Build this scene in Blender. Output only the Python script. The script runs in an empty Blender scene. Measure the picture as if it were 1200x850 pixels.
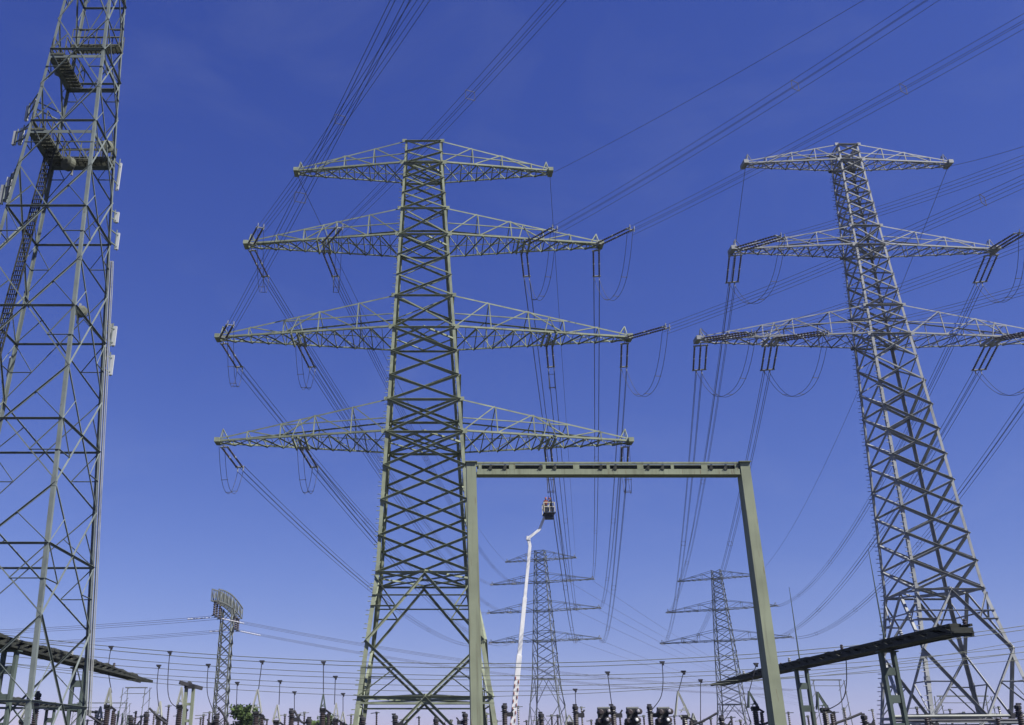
import bpy, math, random
from mathutils import Vector, Matrix
random.seed(7)
SC = bpy.context.scene
C = SC.collection
R = math.radians

# ------------------------------------------------------------------ camera
F_PX, PPX, PITCH, CAMZ = 1113.0, 490.0, R(22.2), 1.7
cd = bpy.data.cameras.new('camera')
cam = bpy.data.objects.new('camera', cd); C.objects.link(cam)
cd.sensor_width = 36.0
cd.lens = F_PX / 1200 * 36
cd.shift_x = (600 - PPX) / 1200
cd.clip_start, cd.clip_end = 0.1, 9000
cam.location = (0, 0, CAMZ)
cam.rotation_euler = (R(90) + PITCH, 0, 0)
SC.camera = cam

# ------------------------------------------------------------------ sky and sun
SUN_EL, SUN_AZ = R(51), R(122)          # azimuth clockwise from +Y (view direction)
w = bpy.data.worlds.new('World'); SC.world = w; w.use_nodes = True
nt = w.node_tree; nt.nodes.clear()
out = nt.nodes.new('ShaderNodeOutputWorld'); bg = nt.nodes.new('ShaderNodeBackground')
sky = nt.nodes.new('ShaderNodeTexSky'); sky.sky_type = 'NISHITA'; sky.sun_disc = False
sky.sun_elevation = SUN_EL; sky.sun_rotation = SUN_AZ
sky.altitude = 100; sky.air_density = 1.0; sky.dust_density = 0.15; sky.ozone_density = 3.0
sep = nt.nodes.new('ShaderNodeSeparateColor'); com = nt.nodes.new('ShaderNodeCombineColor')   # deep violet-blue of a dry clear day
nt.links.new(sky.outputs[0], sep.inputs[0])
for ch, (gain, power) in enumerate(((.505, 1.18), (.545, 1.06), (1.73, .709))):
    pw = nt.nodes.new('ShaderNodeMath'); pw.operation = 'POWER'; pw.inputs[1].default_value = power
    ml = nt.nodes.new('ShaderNodeMath'); ml.operation = 'MULTIPLY'; ml.inputs[1].default_value = gain
    nt.links.new(sep.outputs[ch], pw.inputs[0]); nt.links.new(pw.outputs[0], ml.inputs[0]); nt.links.new(ml.outputs[0], com.inputs[ch])
tcw = nt.nodes.new('ShaderNodeTexCoord'); mpw = nt.nodes.new('ShaderNodeMapping'); mpw.inputs['Scale'].default_value = (3.2, 3.2, 6.5)
nzw = nt.nodes.new('ShaderNodeTexNoise'); nzw.inputs['Scale'].default_value = 1.3; nzw.inputs['Detail'].default_value = 9; nzw.inputs['Roughness'].default_value = .62; nzw.inputs['Distortion'].default_value = .6
mrw = nt.nodes.new('ShaderNodeMapRange'); mrw.inputs[1].default_value = .5; mrw.inputs[2].default_value = .85; mrw.inputs[3].default_value = 0; mrw.inputs[4].default_value = .07
mxw = nt.nodes.new('ShaderNodeMix'); mxw.data_type = 'RGBA'; mxw.inputs[7].default_value = (5.2, 5.8, 7.5, 1)
nt.links.new(tcw.outputs['Generated'], mpw.inputs[0]); nt.links.new(mpw.outputs[0], nzw.inputs['Vector']); nt.links.new(nzw.outputs['Fac'], mrw.inputs[0])
nt.links.new(mrw.outputs[0], mxw.inputs[0]); nt.links.new(com.outputs[0], mxw.inputs[6]); nt.links.new(mxw.outputs[2], bg.inputs[0])
bg.inputs[1].default_value = 0.05
nt.links.new(bg.outputs[0], out.inputs[0])
sl = bpy.data.lights.new('sun', 'SUN'); sl.energy = 5.0; sl.angle = R(0.5); sl.color = (1, .96, .9)
so = bpy.data.objects.new('sun', sl); C.objects.link(so)
sd = Vector((math.sin(SUN_AZ) * math.cos(SUN_EL), math.cos(SUN_AZ) * math.cos(SUN_EL), math.sin(SUN_EL)))
so.rotation_euler = sd.to_track_quat('Z', 'Y').to_euler(); so.location = (0, 0, 90)
SC.view_settings.view_transform = 'Standard'; SC.view_settings.look = 'None'
SC.view_settings.exposure = 1.0; SC.view_settings.gamma = 1.0

HAZE = 0.00016
# ------------------------------------------------------------------ helpers
def ray(px, py):
    v = 425.0 - py
    dy = F_PX * math.cos(PITCH) - v * math.sin(PITCH)
    return (px - PPX) / dy, math.tan(PITCH + math.atan(v / F_PX))
def at(px, py, Y):
    a, b = ray(px, py); return Vector((a * Y, Y, CAMZ + b * Y))

def noise_mat(name, base, rough=0.6, metal=0.0, var=0.18, scale=1.5, streak=None, spec=0.15):
    m = bpy.data.materials.new(name); m.use_nodes = True
    t = m.node_tree; b = t.nodes['Principled BSDF']
    tc = t.nodes.new('ShaderNodeTexCoord')
    n = t.nodes.new('ShaderNodeTexNoise'); n.inputs['Scale'].default_value = scale; n.inputs['Detail'].default_value = 6
    t.links.new(tc.outputs['Object'], n.inputs['Vector'])
    mr = t.nodes.new('ShaderNodeValToRGB'); e = mr.color_ramp.elements
    e[0].position, e[1].position = 0.3, 0.7
    e[0].color = tuple(c * (1 - var) for c in base) + (1,); e[1].color = tuple(min(1, c * (1 + var)) for c in base) + (1,)
    t.links.new(n.outputs['Fac'], mr.inputs[0])
    col = mr.outputs[0]
    if streak:
        n2 = t.nodes.new('ShaderNodeTexNoise'); n2.inputs['Scale'].default_value = scale * 4; n2.inputs['Detail'].default_value = 4
        t.links.new(tc.outputs['Object'], n2.inputs['Vector'])
        r2 = t.nodes.new('ShaderNodeValToRGB'); r2.color_ramp.elements[0].position = .62; r2.color_ramp.elements[1].position = .72
        t.links.new(n2.outputs['Fac'], r2.inputs[0])
        mx = t.nodes.new('ShaderNodeMix'); mx.data_type = 'RGBA'
        t.links.new(r2.outputs[0], mx.inputs[0]); t.links.new(col, mx.inputs[6]); mx.inputs[7].default_value = streak + (1,)
        col = mx.outputs[2]
    t.links.new(col, b.inputs['Base Color'])
    b.inputs['Roughness'].default_value = rough; b.inputs['Metallic'].default_value = metal
    b.inputs['Specular IOR Level'].default_value = spec
    return m
M = dict(
    green=noise_mat('green_grey_paint', (.19, .212, .15), .55, var=.25, streak=(.17, .16, .11)),
    galv=noise_mat('weathered_zinc', (.225, .235, .24), .55, .0, streak=(.15, .15, .15)),
    mast=noise_mat('mast_zinc', (.122, .142, .138), .55, .0, streak=(.09, .095, .09)),
    farsteel=noise_mat('far_steel', (.12, .13, .12), .6),
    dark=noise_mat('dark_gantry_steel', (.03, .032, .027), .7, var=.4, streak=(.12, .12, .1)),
    post=noise_mat('gantry_post_steel', (.07, .09, .08), .6),
    wire=noise_mat('aluminium_wire', (.07, .07, .08), .6),
    buswire=noise_mat('weathered_bus_wire', (.1, .11, .09), .6),
    cable=noise_mat('black_cable', (.03, .03, .035), .6),
    brown=noise_mat('brown_porcelain', (.045, .035, .035), .3, spec=.5),
    grey_ins=noise_mat('grey_porcelain', (.22, .21, .24), .35, spec=.5),
    white_ins=noise_mat('pale_porcelain', (.4, .4, .45), .35),
    cap=noise_mat('cast_cap', (.24, .25, .26), .55),
    alu=noise_mat('bright_aluminium', (.26, .27, .24), .5),
    white=noise_mat('white_paint', (.62, .62, .62), .45, var=.1),
    red=noise_mat('red_paint', (.26, .06, .03), .5),
    panel=noise_mat('antenna_shell', (.36, .375, .385), .4, var=.06),
    grate=noise_mat('steel_grating', (.085, .09, .07), .7, var=.4),
    black=noise_mat('black_rubber', (.03, .03, .03), .8),
    jacket=noise_mat('red_brown_jacket', (.13, .035, .02), .8),
    navy=noise_mat('dark_overall', (.03, .035, .05), .8),
    skin=noise_mat('skin', (.45, .27, .2), .6, var=.05),
    helmet=noise_mat('pale_helmet', (.6, .55, .4), .4, var=.05),
    concrete=noise_mat('concrete', (.35, .34, .32), .85),
    leaf=noise_mat('green_foliage', (.06, .09, .028), .6, var=.5, scale=2.5),
    leaf_pale=noise_mat('dry_foliage', (.11, .11, .06), .7, var=.4, scale=3),
    bark=noise_mat('bark', (.1, .075, .05), .9),
)

def run_mat(name, base, dirt, rust):
    m = noise_mat(name, base, .6, var=.15, scale=.9); t = m.node_tree; b = t.nodes['Principled BSDF']
    col = b.inputs['Base Color'].links[0].from_socket; tc = t.nodes.new('ShaderNodeTexCoord')
    for sc, lo, hi, c, amt in (((7, 7, .35), .5, .72, dirt, .75), ((16, 16, 1.1), .64, .7, rust, .8)):
        mp = t.nodes.new('ShaderNodeMapping'); mp.inputs['Scale'].default_value = sc; n = t.nodes.new('ShaderNodeTexNoise'); n.inputs['Scale'].default_value = 1; n.inputs['Detail'].default_value = 7
        r = t.nodes.new('ShaderNodeMapRange'); r.inputs[1].default_value, r.inputs[2].default_value, r.inputs[4].default_value = lo, hi, amt
        x = t.nodes.new('ShaderNodeMix'); x.data_type = 'RGBA'; x.inputs[7].default_value = c + (1,)
        t.links.new(tc.outputs['Object'], mp.inputs[0]); t.links.new(mp.outputs[0], n.inputs['Vector']); t.links.new(n.outputs['Fac'], r.inputs[0])
        t.links.new(r.outputs[0], x.inputs[0]); t.links.new(col, x.inputs[6]); col = x.outputs[2]
    t.links.new(col, b.inputs['Base Color']); return m
M['portal'] = run_mat('weathered_green_paint', (.2, .222, .155), (.12, .125, .085), (.12, .075, .04))

class MB:
    def __init__(s): s.v = []; s.f = []
    def prism(s, ring_a, ring_b):
        n = len(ring_a); o = len(s.v)
        s.v += [tuple(p) for p in ring_a] + [tuple(p) for p in ring_b]
        for i in range(n):
            j = (i + 1) % n; s.f.append((o + i, o + j, o + n + j, o + n + i))
        s.f.append(tuple(o + i for i in reversed(range(n)))); s.f.append(tuple(o + n + i for i in range(n)))
        return s
    def angle(s, a, b, wd, t, u, v):
        """rolled L section from a to b: flanges run along u and v from the heel"""
        a, b = Vector(a), Vector(b); d = (b - a).normalized()
        u = Vector(u); u = (u - d * u.dot(d)).normalized()
        v = Vector(v); v = v - d * v.dot(d); v = (v - u * v.dot(u)).normalized()
        sec = [(0, 0), (wd, 0), (wd, t), (t, t), (t, wd), (0, wd)]
        return s.prism([a + u * x + v * y for x, y in sec], [b + u * x + v * y for x, y in sec])
    def bar(s, a, b, wd, ht=None, up=(0, 0, 1)):
        ht = ht or wd; a, b = Vector(a), Vector(b); d = (b - a).normalized(); up = Vector(up)
        if abs(d.dot(up)) > .98: up = Vector((0, 1, 0))
        x = d.cross(up).normalized(); y = x.cross(d)
        sec = [(-wd/2, -ht/2), (wd/2, -ht/2), (wd/2, ht/2), (-wd/2, ht/2)]
        return s.prism([a + x * p + y * q for p, q in sec], [b + x * p + y * q for p, q in sec])
    def box(s, c, size):
        c = Vector(c); return s.bar(c - Vector((0, 0, size[2]/2)), c + Vector((0, 0, size[2]/2)), size[0], size[1])
    def tube(s, pts, r, n=5):
        pts = [Vector(p) for p in pts]; o = len(s.v); m = len(pts)
        for i, p in enumerate(pts):
            d = (pts[min(i+1, m-1)] - pts[max(i-1, 0)]).normalized()
            up = Vector((0, 0, 1)) if abs(d.z) < .95 else Vector((0, 1, 0))
            x = d.cross(up).normalized(); y = x.cross(d)
            rr = r[i] if isinstance(r, (list, tuple)) else r
            for k in range(n):
                a = 2 * math.pi * k / n; s.v.append(tuple(p + x * math.cos(a) * rr + y * math.sin(a) * rr))
        for i in range(m - 1):
            for k in range(n):
                l = (k + 1) % n
                s.f.append((o + i*n + k, o + i*n + l, o + (i+1)*n + l, o + (i+1)*n + k))
        s.f.append(tuple(o + k for k in reversed(range(n)))); s.f.append(tuple(o + (m-1)*n + k for k in range(n)))
        return s
    def lathe(s, a, axis, prof, n=8):
        """prof: list of (distance along axis, radius)"""
        a = Vector(a); axis = Vector(axis).normalized()
        up = Vector((0, 0, 1)) if abs(axis.z) < .9 else Vector((0, 1, 0))
        x = axis.cross(up).normalized(); y = x.cross(axis); o = len(s.v); m = len(prof)
        for (h, r) in prof:
            for k in range(n):
                t = 2 * math.pi * k / n; s.v.append(tuple(a + axis * h + x * math.cos(t) * r + y * math.sin(t) * r))
        for i in range(m - 1):
            for k in range(n):
                l = (k + 1) % n; s.f.append((o + i*n + k, o + i*n + l, o + (i+1)*n + l, o + (i+1)*n + k))
        s.f.append(tuple(o + k for k in reversed(range(n)))); s.f.append(tuple(o + (m-1)*n + k for k in range(n)))
        return s
    def build(s, name, mat, parent=None, loc=None):
        me = bpy.data.meshes.new(name); me.from_pydata(s.v, [], s.f); me.update()
        me.materials.append(M[mat] if isinstance(mat, str) else mat)
        o = bpy.data.objects.new(name, me); C.objects.link(o)
        if parent: o.parent = parent
        if loc is not None: o.location = loc
        return o

def tag(o, label=None, cat=None, group=None, kind=None):
    if label: o['label'] = label
    if cat: o['category'] = cat
    if group: o['group'] = group
    if kind: o['kind'] = kind
    return o
def thing(name, label, cat, loc=(0, 0, 0), rz=0, group=None):
    o = bpy.data.objects.new(name, None); o.empty_display_size = .3; C.objects.link(o)
    o.location = loc; o.rotation_euler = (0, 0, rz)
    return tag(o, label, cat, group)
def children(o): return [c for c in C.objects if c.parent == o]
KIDS = {}
def kids(o):
    if o.name not in KIDS: KIDS[o.name] = children(o)
    return KIDS[o.name]
def dup(root, loc=None, label=None, group=None, rot=None):
    def cp(o, par):
        c = o.copy(); C.objects.link(c)
        if par: c.parent = par
        for ch in kids(o): cp(ch, c)
        return c
    r = cp(root, None)
    if loc is not None: r.location = loc
    if rot is not None: r.rotation_euler = rot
    if label: r['label'] = label
    if group: r['group'] = group
    return r
def sheds(L, r0, r1, n):
    p = [(0, r0)]
    for i in range(n):
        a = L * (i + .15) / n; b = L * (i + .55) / n; c = L * (i + .95) / n
        p += [(a, r0), (b, r1), (b + L * .1 / n, r1 * .97), (c, r0)]
    p.append((L, r0)); return p

# ------------------------------------------------------------------ ground
def ground():
    m = bpy.data.materials.new('gravel_and_grass'); m.use_nodes = True
    t = m.node_tree; b = t.nodes['Principled BSDF']; tc = t.nodes.new('ShaderNodeTexCoord')
    n1 = t.nodes.new('ShaderNodeTexNoise'); n1.inputs['Scale'].default_value = .05; n1.inputs['Detail'].default_value = 8
    n2 = t.nodes.new('ShaderNodeTexNoise'); n2.inputs['Scale'].default_value = 14; n2.inputs['Detail'].default_value = 8
    for n in (n1, n2): t.links.new(tc.outputs['Object'], n.inputs['Vector'])
    r = t.nodes.new('ShaderNodeValToRGB'); r.color_ramp.elements[0].color = (.022, .032, .012, 1); r.color_ramp.elements[1].color = (.045, .042, .036, 1)
    r.color_ramp.elements[0].position = .42; r.color_ramp.elements[1].position = .56
    t.links.new(n1.outputs['Fac'], r.inputs[0])
    mx = t.nodes.new('ShaderNodeMix'); mx.data_type = 'RGBA'; mx.blend_type = 'OVERLAY'; mx.inputs[0].default_value = .6
    t.links.new(r.outputs[0], mx.inputs[6]); t.links.new(n2.outputs['Color'], mx.inputs[7])
    t.links.new(mx.outputs[2], b.inputs['Base Color']); b.inputs['Roughness'].default_value = .95
    g = MB(); S = 1200; g.v = [(-S, 300 - S, 0), (S, 300 - S, 0), (S, 300 + S, 0), (-S, 300 + S, 0)]; g.f = [(0, 1, 2, 3)]
    tag(g.build('ground', m), kind='structure')
ground()

# ------------------------------------------------------------------ lattice towers
SG = [(-1, -1), (1, -1), (1, 1), (-1, 1)]
def interp(tab, z):
    tab = sorted(tab)
    if z <= tab[0][0]: return tab[0][1]
    for (a, x), (b, y) in zip(tab, tab[1:]):
        if z <= b: return x + (y - x) * (z - a) / (b - a)
    return tab[-1][1]

class Lattice:
    """square lattice shaft in local coordinates; half(z) gives half the width"""
    def __init__(s, root, tab, mat, leg_w, br_w, bright_z=1e9):
        s.root, s.tab, s.mat, s.lw, s.bw, s.bz = root, tab, mat, leg_w, br_w, bright_z
        s.faces = [MB() for _ in range(4)]; s.inner_side = root.location.x > 10     # which side of the right face one looks at
    def h(s, z): return interp(s.tab, z)
    def cor(s, i, z):
        q = s.h(z); return Vector((SG[i % 4][0] * q, SG[i % 4][1] * q, z))
    def leg(s, i, zs, bolts=False, taper=None):
        m = MB()
        for a, b in zip(zs, zs[1:]):
            wd = s.lw if taper is None else taper((a + b) / 2)
            m.angle(s.cor(i, a), s.cor(i, b), wd, wd * .13, (-SG[i][0], 0, 0), (0, -SG[i][1], 0))
        # splice plates where the leg sections are bolted together
        for z in zs[1:-1]:
            c = s.cor(i, z); wd = s.lw if taper is None else taper(z)
            m.box(c + Vector((-SG[i][0] * wd * .5, SG[i][1] * .012, 0)), (wd * 1.15, .02, wd * 2.2))
            m.box(c + Vector((SG[i][0] * .012, -SG[i][1] * wd * .5, 0)), (.02, wd * 1.15, wd * 2.2))
        o = m.build('leg', s.mat, s.root)
        if bolts:
            b = MB(); z = zs[0] + 2.5; k = 0
            while z < zs[-1]:
                c = s.cor(i, z); d = Vector((SG[i][0], 0, 0)) if k % 3 else Vector((0, SG[i][1], 0))
                b.tube([c, c + d * .22], .024, 4); z += .27; k += 1
            tag(b.build('step_bolts', s.mat, o), kind='stuff')
        return o
    def nrm(s, f): return Vector([(0, -1, 0), (1, 0, 0), (0, 1, 0), (-1, 0, 0)][f % 4])
    def brace(s, f, a, b, wd, mode=0, off=0.0):
        n = s.nrm(f); a, b = Vector(a), Vector(b); d = (b - a).normalized()
        p = n.cross(d); 
        if p.z < 0: p = -p
        if abs(p.z) < .05: p = Vector((0, 0, 1))
        n_ = n * off; a = a + n_; b = b + n_
        if mode == 1 and (p.dot(sd) < 0) != (f == 1 and s.inner_side): p = -p                                         # outstanding flange on the edge picked by sun direction, to shade the brace
        if mode == 1 and f in (2, 3): n = -n                                           # seen from inside the shaft
        if mode == 0: s.faces[f].angle(a, b, wd, max(.012, wd * .12), p, -n)      # plain: flat flange outwards
        else: s.faces[f].angle(a, b, wd, max(.012, wd * .12), -p, n)              # outstanding flange along that shading edge
    def xpanel(s, f, z0, z1, wd=None, horiz=False, alt=0):
        wd = wd or s.bw; A0, B0, A1, B1 = s.cor(f, z0), s.cor(f + 1, z0), s.cor(f, z1), s.cor(f + 1, z1)
        bright = (z0 + z1) / 2 > s.bz
        s.brace(f, A1, B0, wd * (.7 if bright else 1), 0 if bright else 1, .01)
        s.brace(f, A0, B1, wd, 1, -wd * .25)
        if horiz: s.brace(f, A1, B1, wd, 1)
    def kpanel(s, f, zc, zl, wd=None):
        """two struts from the middle of the face at zc to the legs at zl, with light redundants"""
        wd = wd or s.bw * 1.1; c = (s.cor(f, zc) + s.cor(f + 1, zc)) / 2
        for k in (f, f + 1):
            l = s.cor(k, zl); s.brace(f, c, l, wd, 1)
            q = c.lerp(l, .5); zq = q.z
            s.brace(f, q, s.cor(k, zq), wd * .55, 1); s.brace(f, q, s.cor(k, zq + (zc - zl) * .45), wd * .5, 1)
    def done(s, name='face_bracing'):
        for m in s.faces:
            if m.v: m.build(name, s.mat, s.root)

def crossarm(L, side, z, zt, reach, n, posts, inner=None, wd=.14, det=1.0, name='crossarm'):
    """one side of a crossarm: two bottom chords and two ties meeting near the tip"""
    h, ht = L.h(z), L.h(zt); m = MB(); br = MB(); tipw = .32; x0 = side * h; x1 = side * reach
    def chord(sy, t): return Vector((x0 + (x1 - x0) * t, sy * (h + (tipw - h) * t), z))
    def tie(sy, t):
        return Vector((side * ht + (x1 - side * ht) * t, sy * (ht + (tipw - ht) * t), zt + (z + .22 - zt) * t))
    t_ = wd * .13
    for sy in (-1, 1):
        m.angle(chord(sy, 0), chord(sy, 1), wd, t_, (0, 0, 1), (0, -sy, 0))
        m.angle(tie(sy, 0), tie(sy, 1), wd * .75, t_, (0, 0, -1), (0, -sy, 0))
    bw = wd * .58
    for k in range(n):                                   # plan bracing between the bottom chords
        t0, t1 = k / n, (k + 1) / n
        t0 = t0 ** .92; t1 = t1 ** .92
        br.angle(chord(-1, t0), chord(1, t1), bw, .012, (0, 1, 0), (0, 0, -1))
        br.angle(chord(1, t0) - Vector((0, 0, .02)), chord(-1, t1) - Vector((0, 0, .02)), bw, .012, (0, -1, 0), (0, 0, -1))
        br.angle(chord(-1, t1), chord(1, t1), bw, .012, (side, 0, 0), (0, 0, -1))
        if det > .5:
            tm = (t0 + t1) / 2
            for sy in (-1, 1):
                br.bar(chord(sy, tm), chord(0, tm) if False else Vector((chord(sy, tm).x, 0, z - .03)), bw * .55, .02)
    for sy in (-1, 1):
        prev = 0.0
        for i, t in enumerate(posts):
            c, q = chord(sy, t), tie(sy, t)
            br.angle(c, q, bw * 1.05, .012, (side, 0, 0), (0, -sy, 0))
            if i % 2 == 0: br.angle(tie(sy, prev), c, bw, .012, (0, 0, 1), (0, -sy, 0)) if i else br.angle(q, chord(sy, prev), bw, .012, (0, 0, 1), (0, -sy, 0))
            else: br.angle(chord(sy, prev), q, bw, .012, (0, 0, 1), (0, -sy, 0))
            prev = t
        # inner horizontal rail from the shaft to the second post
        if det > .5:
            t = posts[min(2, len(posts) - 1)]
            a = Vector((side * h, sy * h * .98, z + (zt - z) * .4)); b = chord(sy, t).lerp(tie(sy, t), .85)
            br.angle(a, b, bw * .9, .012, (0, 0, 1), (0, -sy, 0))
    for t in posts:
        br.angle(tie(-1, t), tie(1, t), bw, .012, (side, 0, 0), (0, 0, -1))
    # tip: gusset plates and a little frame above
    m.box((x1 + side * .05, 0, z + .1), (.35, tipw * 2 + .3, .3))
    for sy in (-1, 1):
        br.bar(chord(sy, .93), Vector((x1 - side * .25, sy * .1, z + .95)), .05); br.bar(chord(sy, .99), Vector((x1 - side * .25, sy * .1, z + .95)), .05)
    o = m.build(name, L.mat, L.root); br.build('arm_bracing', L.mat, o)
    if det > .5:                                            # gusset plates where chords and ties meet the shaft
        for sy in (-1, 1):
            for c, sz in ((chord(sy, 0), 2.6), (tie(sy, 0), 2.2)):
                MB().box(c + Vector((side * wd * .6, sy * .035, 0)), (wd * sz * 1.2, .018, wd * sz)).build('gusset_plate', L.mat, o)
    if inner:
        b = MB(); tt = (inner * side - x0) / (x1 - x0)
        for k in (-1, 0, 1):
            dx = side * .42 * k; c0 = chord(-1, tt) + Vector((dx, 0, -.05)); c1 = chord(1, tt) + Vector((dx, 0, -.05))
            b.bar(c0, c1, .13 * wd / .14, .18)
        for sy in (-1, 1):
            top = tie(sy, tt)
            b.bar(chord(sy, tt) + Vector((-.42, 0, 0)), top, .06); b.bar(chord(sy, tt) + Vector((.42, 0, 0)), top, .06)
        b.build('insulator_bracket', L.mat, o)
    return o

def auto_nodes(tab, z0, z1, ratio):
    zs = [z0]
    while True:
        s = 2 * interp(tab, zs[-1]) * ratio
        if zs[-1] + s * 1.6 > z1: break
        zs.append(zs[-1] + s)
    zs.append(z1); return zs

def pylon(label, loc, rz, tab, mat, waist, knee, mid, top, arms, ratio, leg_w, br_w, bright, det=1.0, bolts=(0,), npl=8):
    root = thing('lattice_pylon', label, 'pylon', loc, rz, 'high voltage lattice pylons')
    L = Lattice(root, tab, mat, leg_w, br_w, bright)
    zs = [0.0, mid, knee, waist]; up = []
    keys = [waist] + sorted([a['z'] for a in arms] + [a['zt'] for a in arms if a['zt'] < top - .3]) + [top]
    for a, b in zip(keys, keys[1:]):
        seg = auto_nodes(tab, a, b, ratio)
        # even out the panels of the segment
        n = len(seg) - 1; up += [a + (b - a) * i / n for i in range(n)]
    up.append(top)
    joints = [0, waist * .5, waist] + [a['z'] for a in sorted(arms, key=lambda q: q['z'])] + [top]
    for i in range(4):
        L.leg(i, joints, bolts=(i in bolts and det > .5), taper=lambda z: leg_w * (1.0 - .45 * max(0, min(1, z / top))))
    hz = set(round(a['z'], 3) for a in arms) | set(round(a['zt'], 3) for a in arms)
    for f in range(4):
        for a, b in zip(up, up[1:]): L.xpanel(f, a, b, L.bw * (1 if b < top * .6 else .85), horiz=round(b, 3) in hz)
        L.brace(f, L.cor(f, waist), L.cor(f + 1, waist), br_w * .8, 1)
        L.brace(f, L.cor(f, waist - .12 * waist), L.cor(f + 1, waist - .12 * waist), br_w * .55, 1)
        c = (L.cor(f, waist) + L.cor(f + 1, waist)) / 2
        L.kpanel(f, waist - .05, knee)
        # from the knee back to the middle of the face, then out to the feet
        cm = (L.cor(f, mid) + L.cor(f + 1, mid)) / 2
        for k in (f, f + 1):
            l = L.cor(k, knee); L.brace(f, l, cm, br_w * 1.1, 1); L.brace(f, cm, L.cor(k, .25), br_w * 1.1, 1)
            q = l.lerp(cm, .5); L.brace(f, q, L.cor(k, q.z), br_w * .5, 1); L.brace(f, q, L.cor(k, mid), br_w * .45, 1)
            q = cm.lerp(L.cor(k, .25), .5); L.brace(f, q, L.cor(k, q.z), br_w * .5, 1)
        L.brace(f, L.cor(f, mid), L.cor(f + 1, mid), br_w, 1); L.brace(f, L.cor(f, mid - .45), L.cor(f + 1, mid - .45), br_w * .7, 0)
    L.done()
    for z in [waist, mid] + [a['z'] for a in arms]:
        pl = MB()                                           # horizontal diaphragm inside the shaft
        mids = [(L.cor(i, z) + L.cor(i + 1, z)) / 2 for i in range(4)]
        for i in range(4): pl.angle(mids[i], mids[(i + 1) % 4], br_w * .8, .012, (0, 0, 1), mids[(i + 2) % 4] - mids[i])
        pl.angle(L.cor(0, z), L.cor(2, z), br_w * .7, .012, (0, 0, -1), (1, -1, 0))
        pl.angle(L.cor(1, z), L.cor(3, z), br_w * .7, .012, (0, 0, -1), (1, 1, 0))
        pl.build('diaphragm', mat, root)
    for i in range(4): c = L.cor(i, 0); MB().lathe((c.x, c.y, -.2), (0, 0, 1), [(0, .5), (.55, .5), (.6, .42)], 12).build('foundation', 'concrete', root)
    for a in arms:
        for sd_ in (-1, 1):
            crossarm(L, sd_, a['z'], a['zt'], a['reach'], a.get('n', npl), a.get('posts', (.22, .45, .66, .84)), a.get('inner'), wd=leg_w * .46, det=det)
    return root, L

# main green pylon: 4 crossarms
P1 = Vector((.4, 62, 0))
tab1 = [(0, 4.5), (11.9, 3.02), (44.7, 1.36)]
arms1 = [dict(z=42.7, zt=44.7, reach=9.7, n=7, posts=(.28, .55, .82)), dict(z=36.35, zt=38.6, reach=13.1, inner=7.4, posts=(.2, .41, .62, .8)),
         dict(z=28.8, zt=31.3, reach=14.6, inner=8.9, posts=(.2, .42, .62, .82)), dict(z=21.1, zt=23.4, reach=14.0, inner=8.4, posts=(.2, .42, .62, .82))]
pylon('tall green painted lattice pylon with four crossarms in the middle', P1, 0, tab1, 'green', 11.9, 7.8, 4.6, 44.7, arms1, .4, .27, .15, 29.5, bolts=(0, 2), npl=10)
# grey pylon on the right: 3 crossarms
P2 = Vector((33.0, 62, 0))
tab2 = [(0, 3.8), (11.0, 2.15), (22.8, 1.65), (29, 1.38), (36, 1.08), (44.8, .78)]
arms2 = [dict(z=43.4, zt=44.8, reach=7.8, n=6, posts=(.25, .5, .78)), dict(z=35.9, zt=37.5, reach=9.7, inner=None, posts=(.3, .55, .8)),
         dict(z=28.65, zt=30.9, reach=13.06, inner=7.85, posts=(.22, .44, .62, .82))]
pylon('tall grey galvanised lattice pylon with three crossarms on the right', P2, 0, tab2, 'galv', 11.0, 7.4, 3.6, 44.8, arms2, .5, .23, .15, 26, bolts=(0, 3))
# two pylons far behind
F1 = Vector((33.6, 262, 0)); F1R = R(-20)
tab3 = [(0, 5.2), (19.0, 3.1), (52.5, 1.36)]
arms3 = [dict(z=50.0, zt=52.5, reach=9.7, n=6, posts=(.3, .6)), dict(z=44.0, zt=46.4, reach=14.2, inner=7.6, posts=(.3, .6)),
         dict(z=36.4, zt=39.0, reach=15.4, inner=9, posts=(.3, .6)), dict(z=28.6, zt=31, reach=15.0, inner=8.6, posts=(.3, .6))]
pylon('small distant four armed lattice pylon beside the white boom lift', F1, F1R, tab3, 'farsteel', 19.0, 12.5, 7, 52.5, arms3, .5, .3, .14, 99, det=.4, bolts=(), npl=6)
F2 = Vector((76.5, 246, 0)); F2R = R(-28)
tab4 = [(0, 4.4), (12, 2.9), (26, 2.2), (44.5, 1.1)]
arms4 = [dict(z=42.3, zt=44.3, reach=9.8, n=6, posts=(.3, .6)), dict(z=34.6, zt=36.8, reach=13.6, n=6, posts=(.3, .6)),
         dict(z=27.0, zt=29.6, reach=15.9, inner=10, posts=(.3, .6))]
pylon('small distant three armed lattice pylon seen left of the portal leg', F2, F2R, tab4, 'farsteel', 12, 8, 4.5, 44.5, arms4, .5, .28, .13, 99, det=.4, bolts=(), npl=6)

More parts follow.
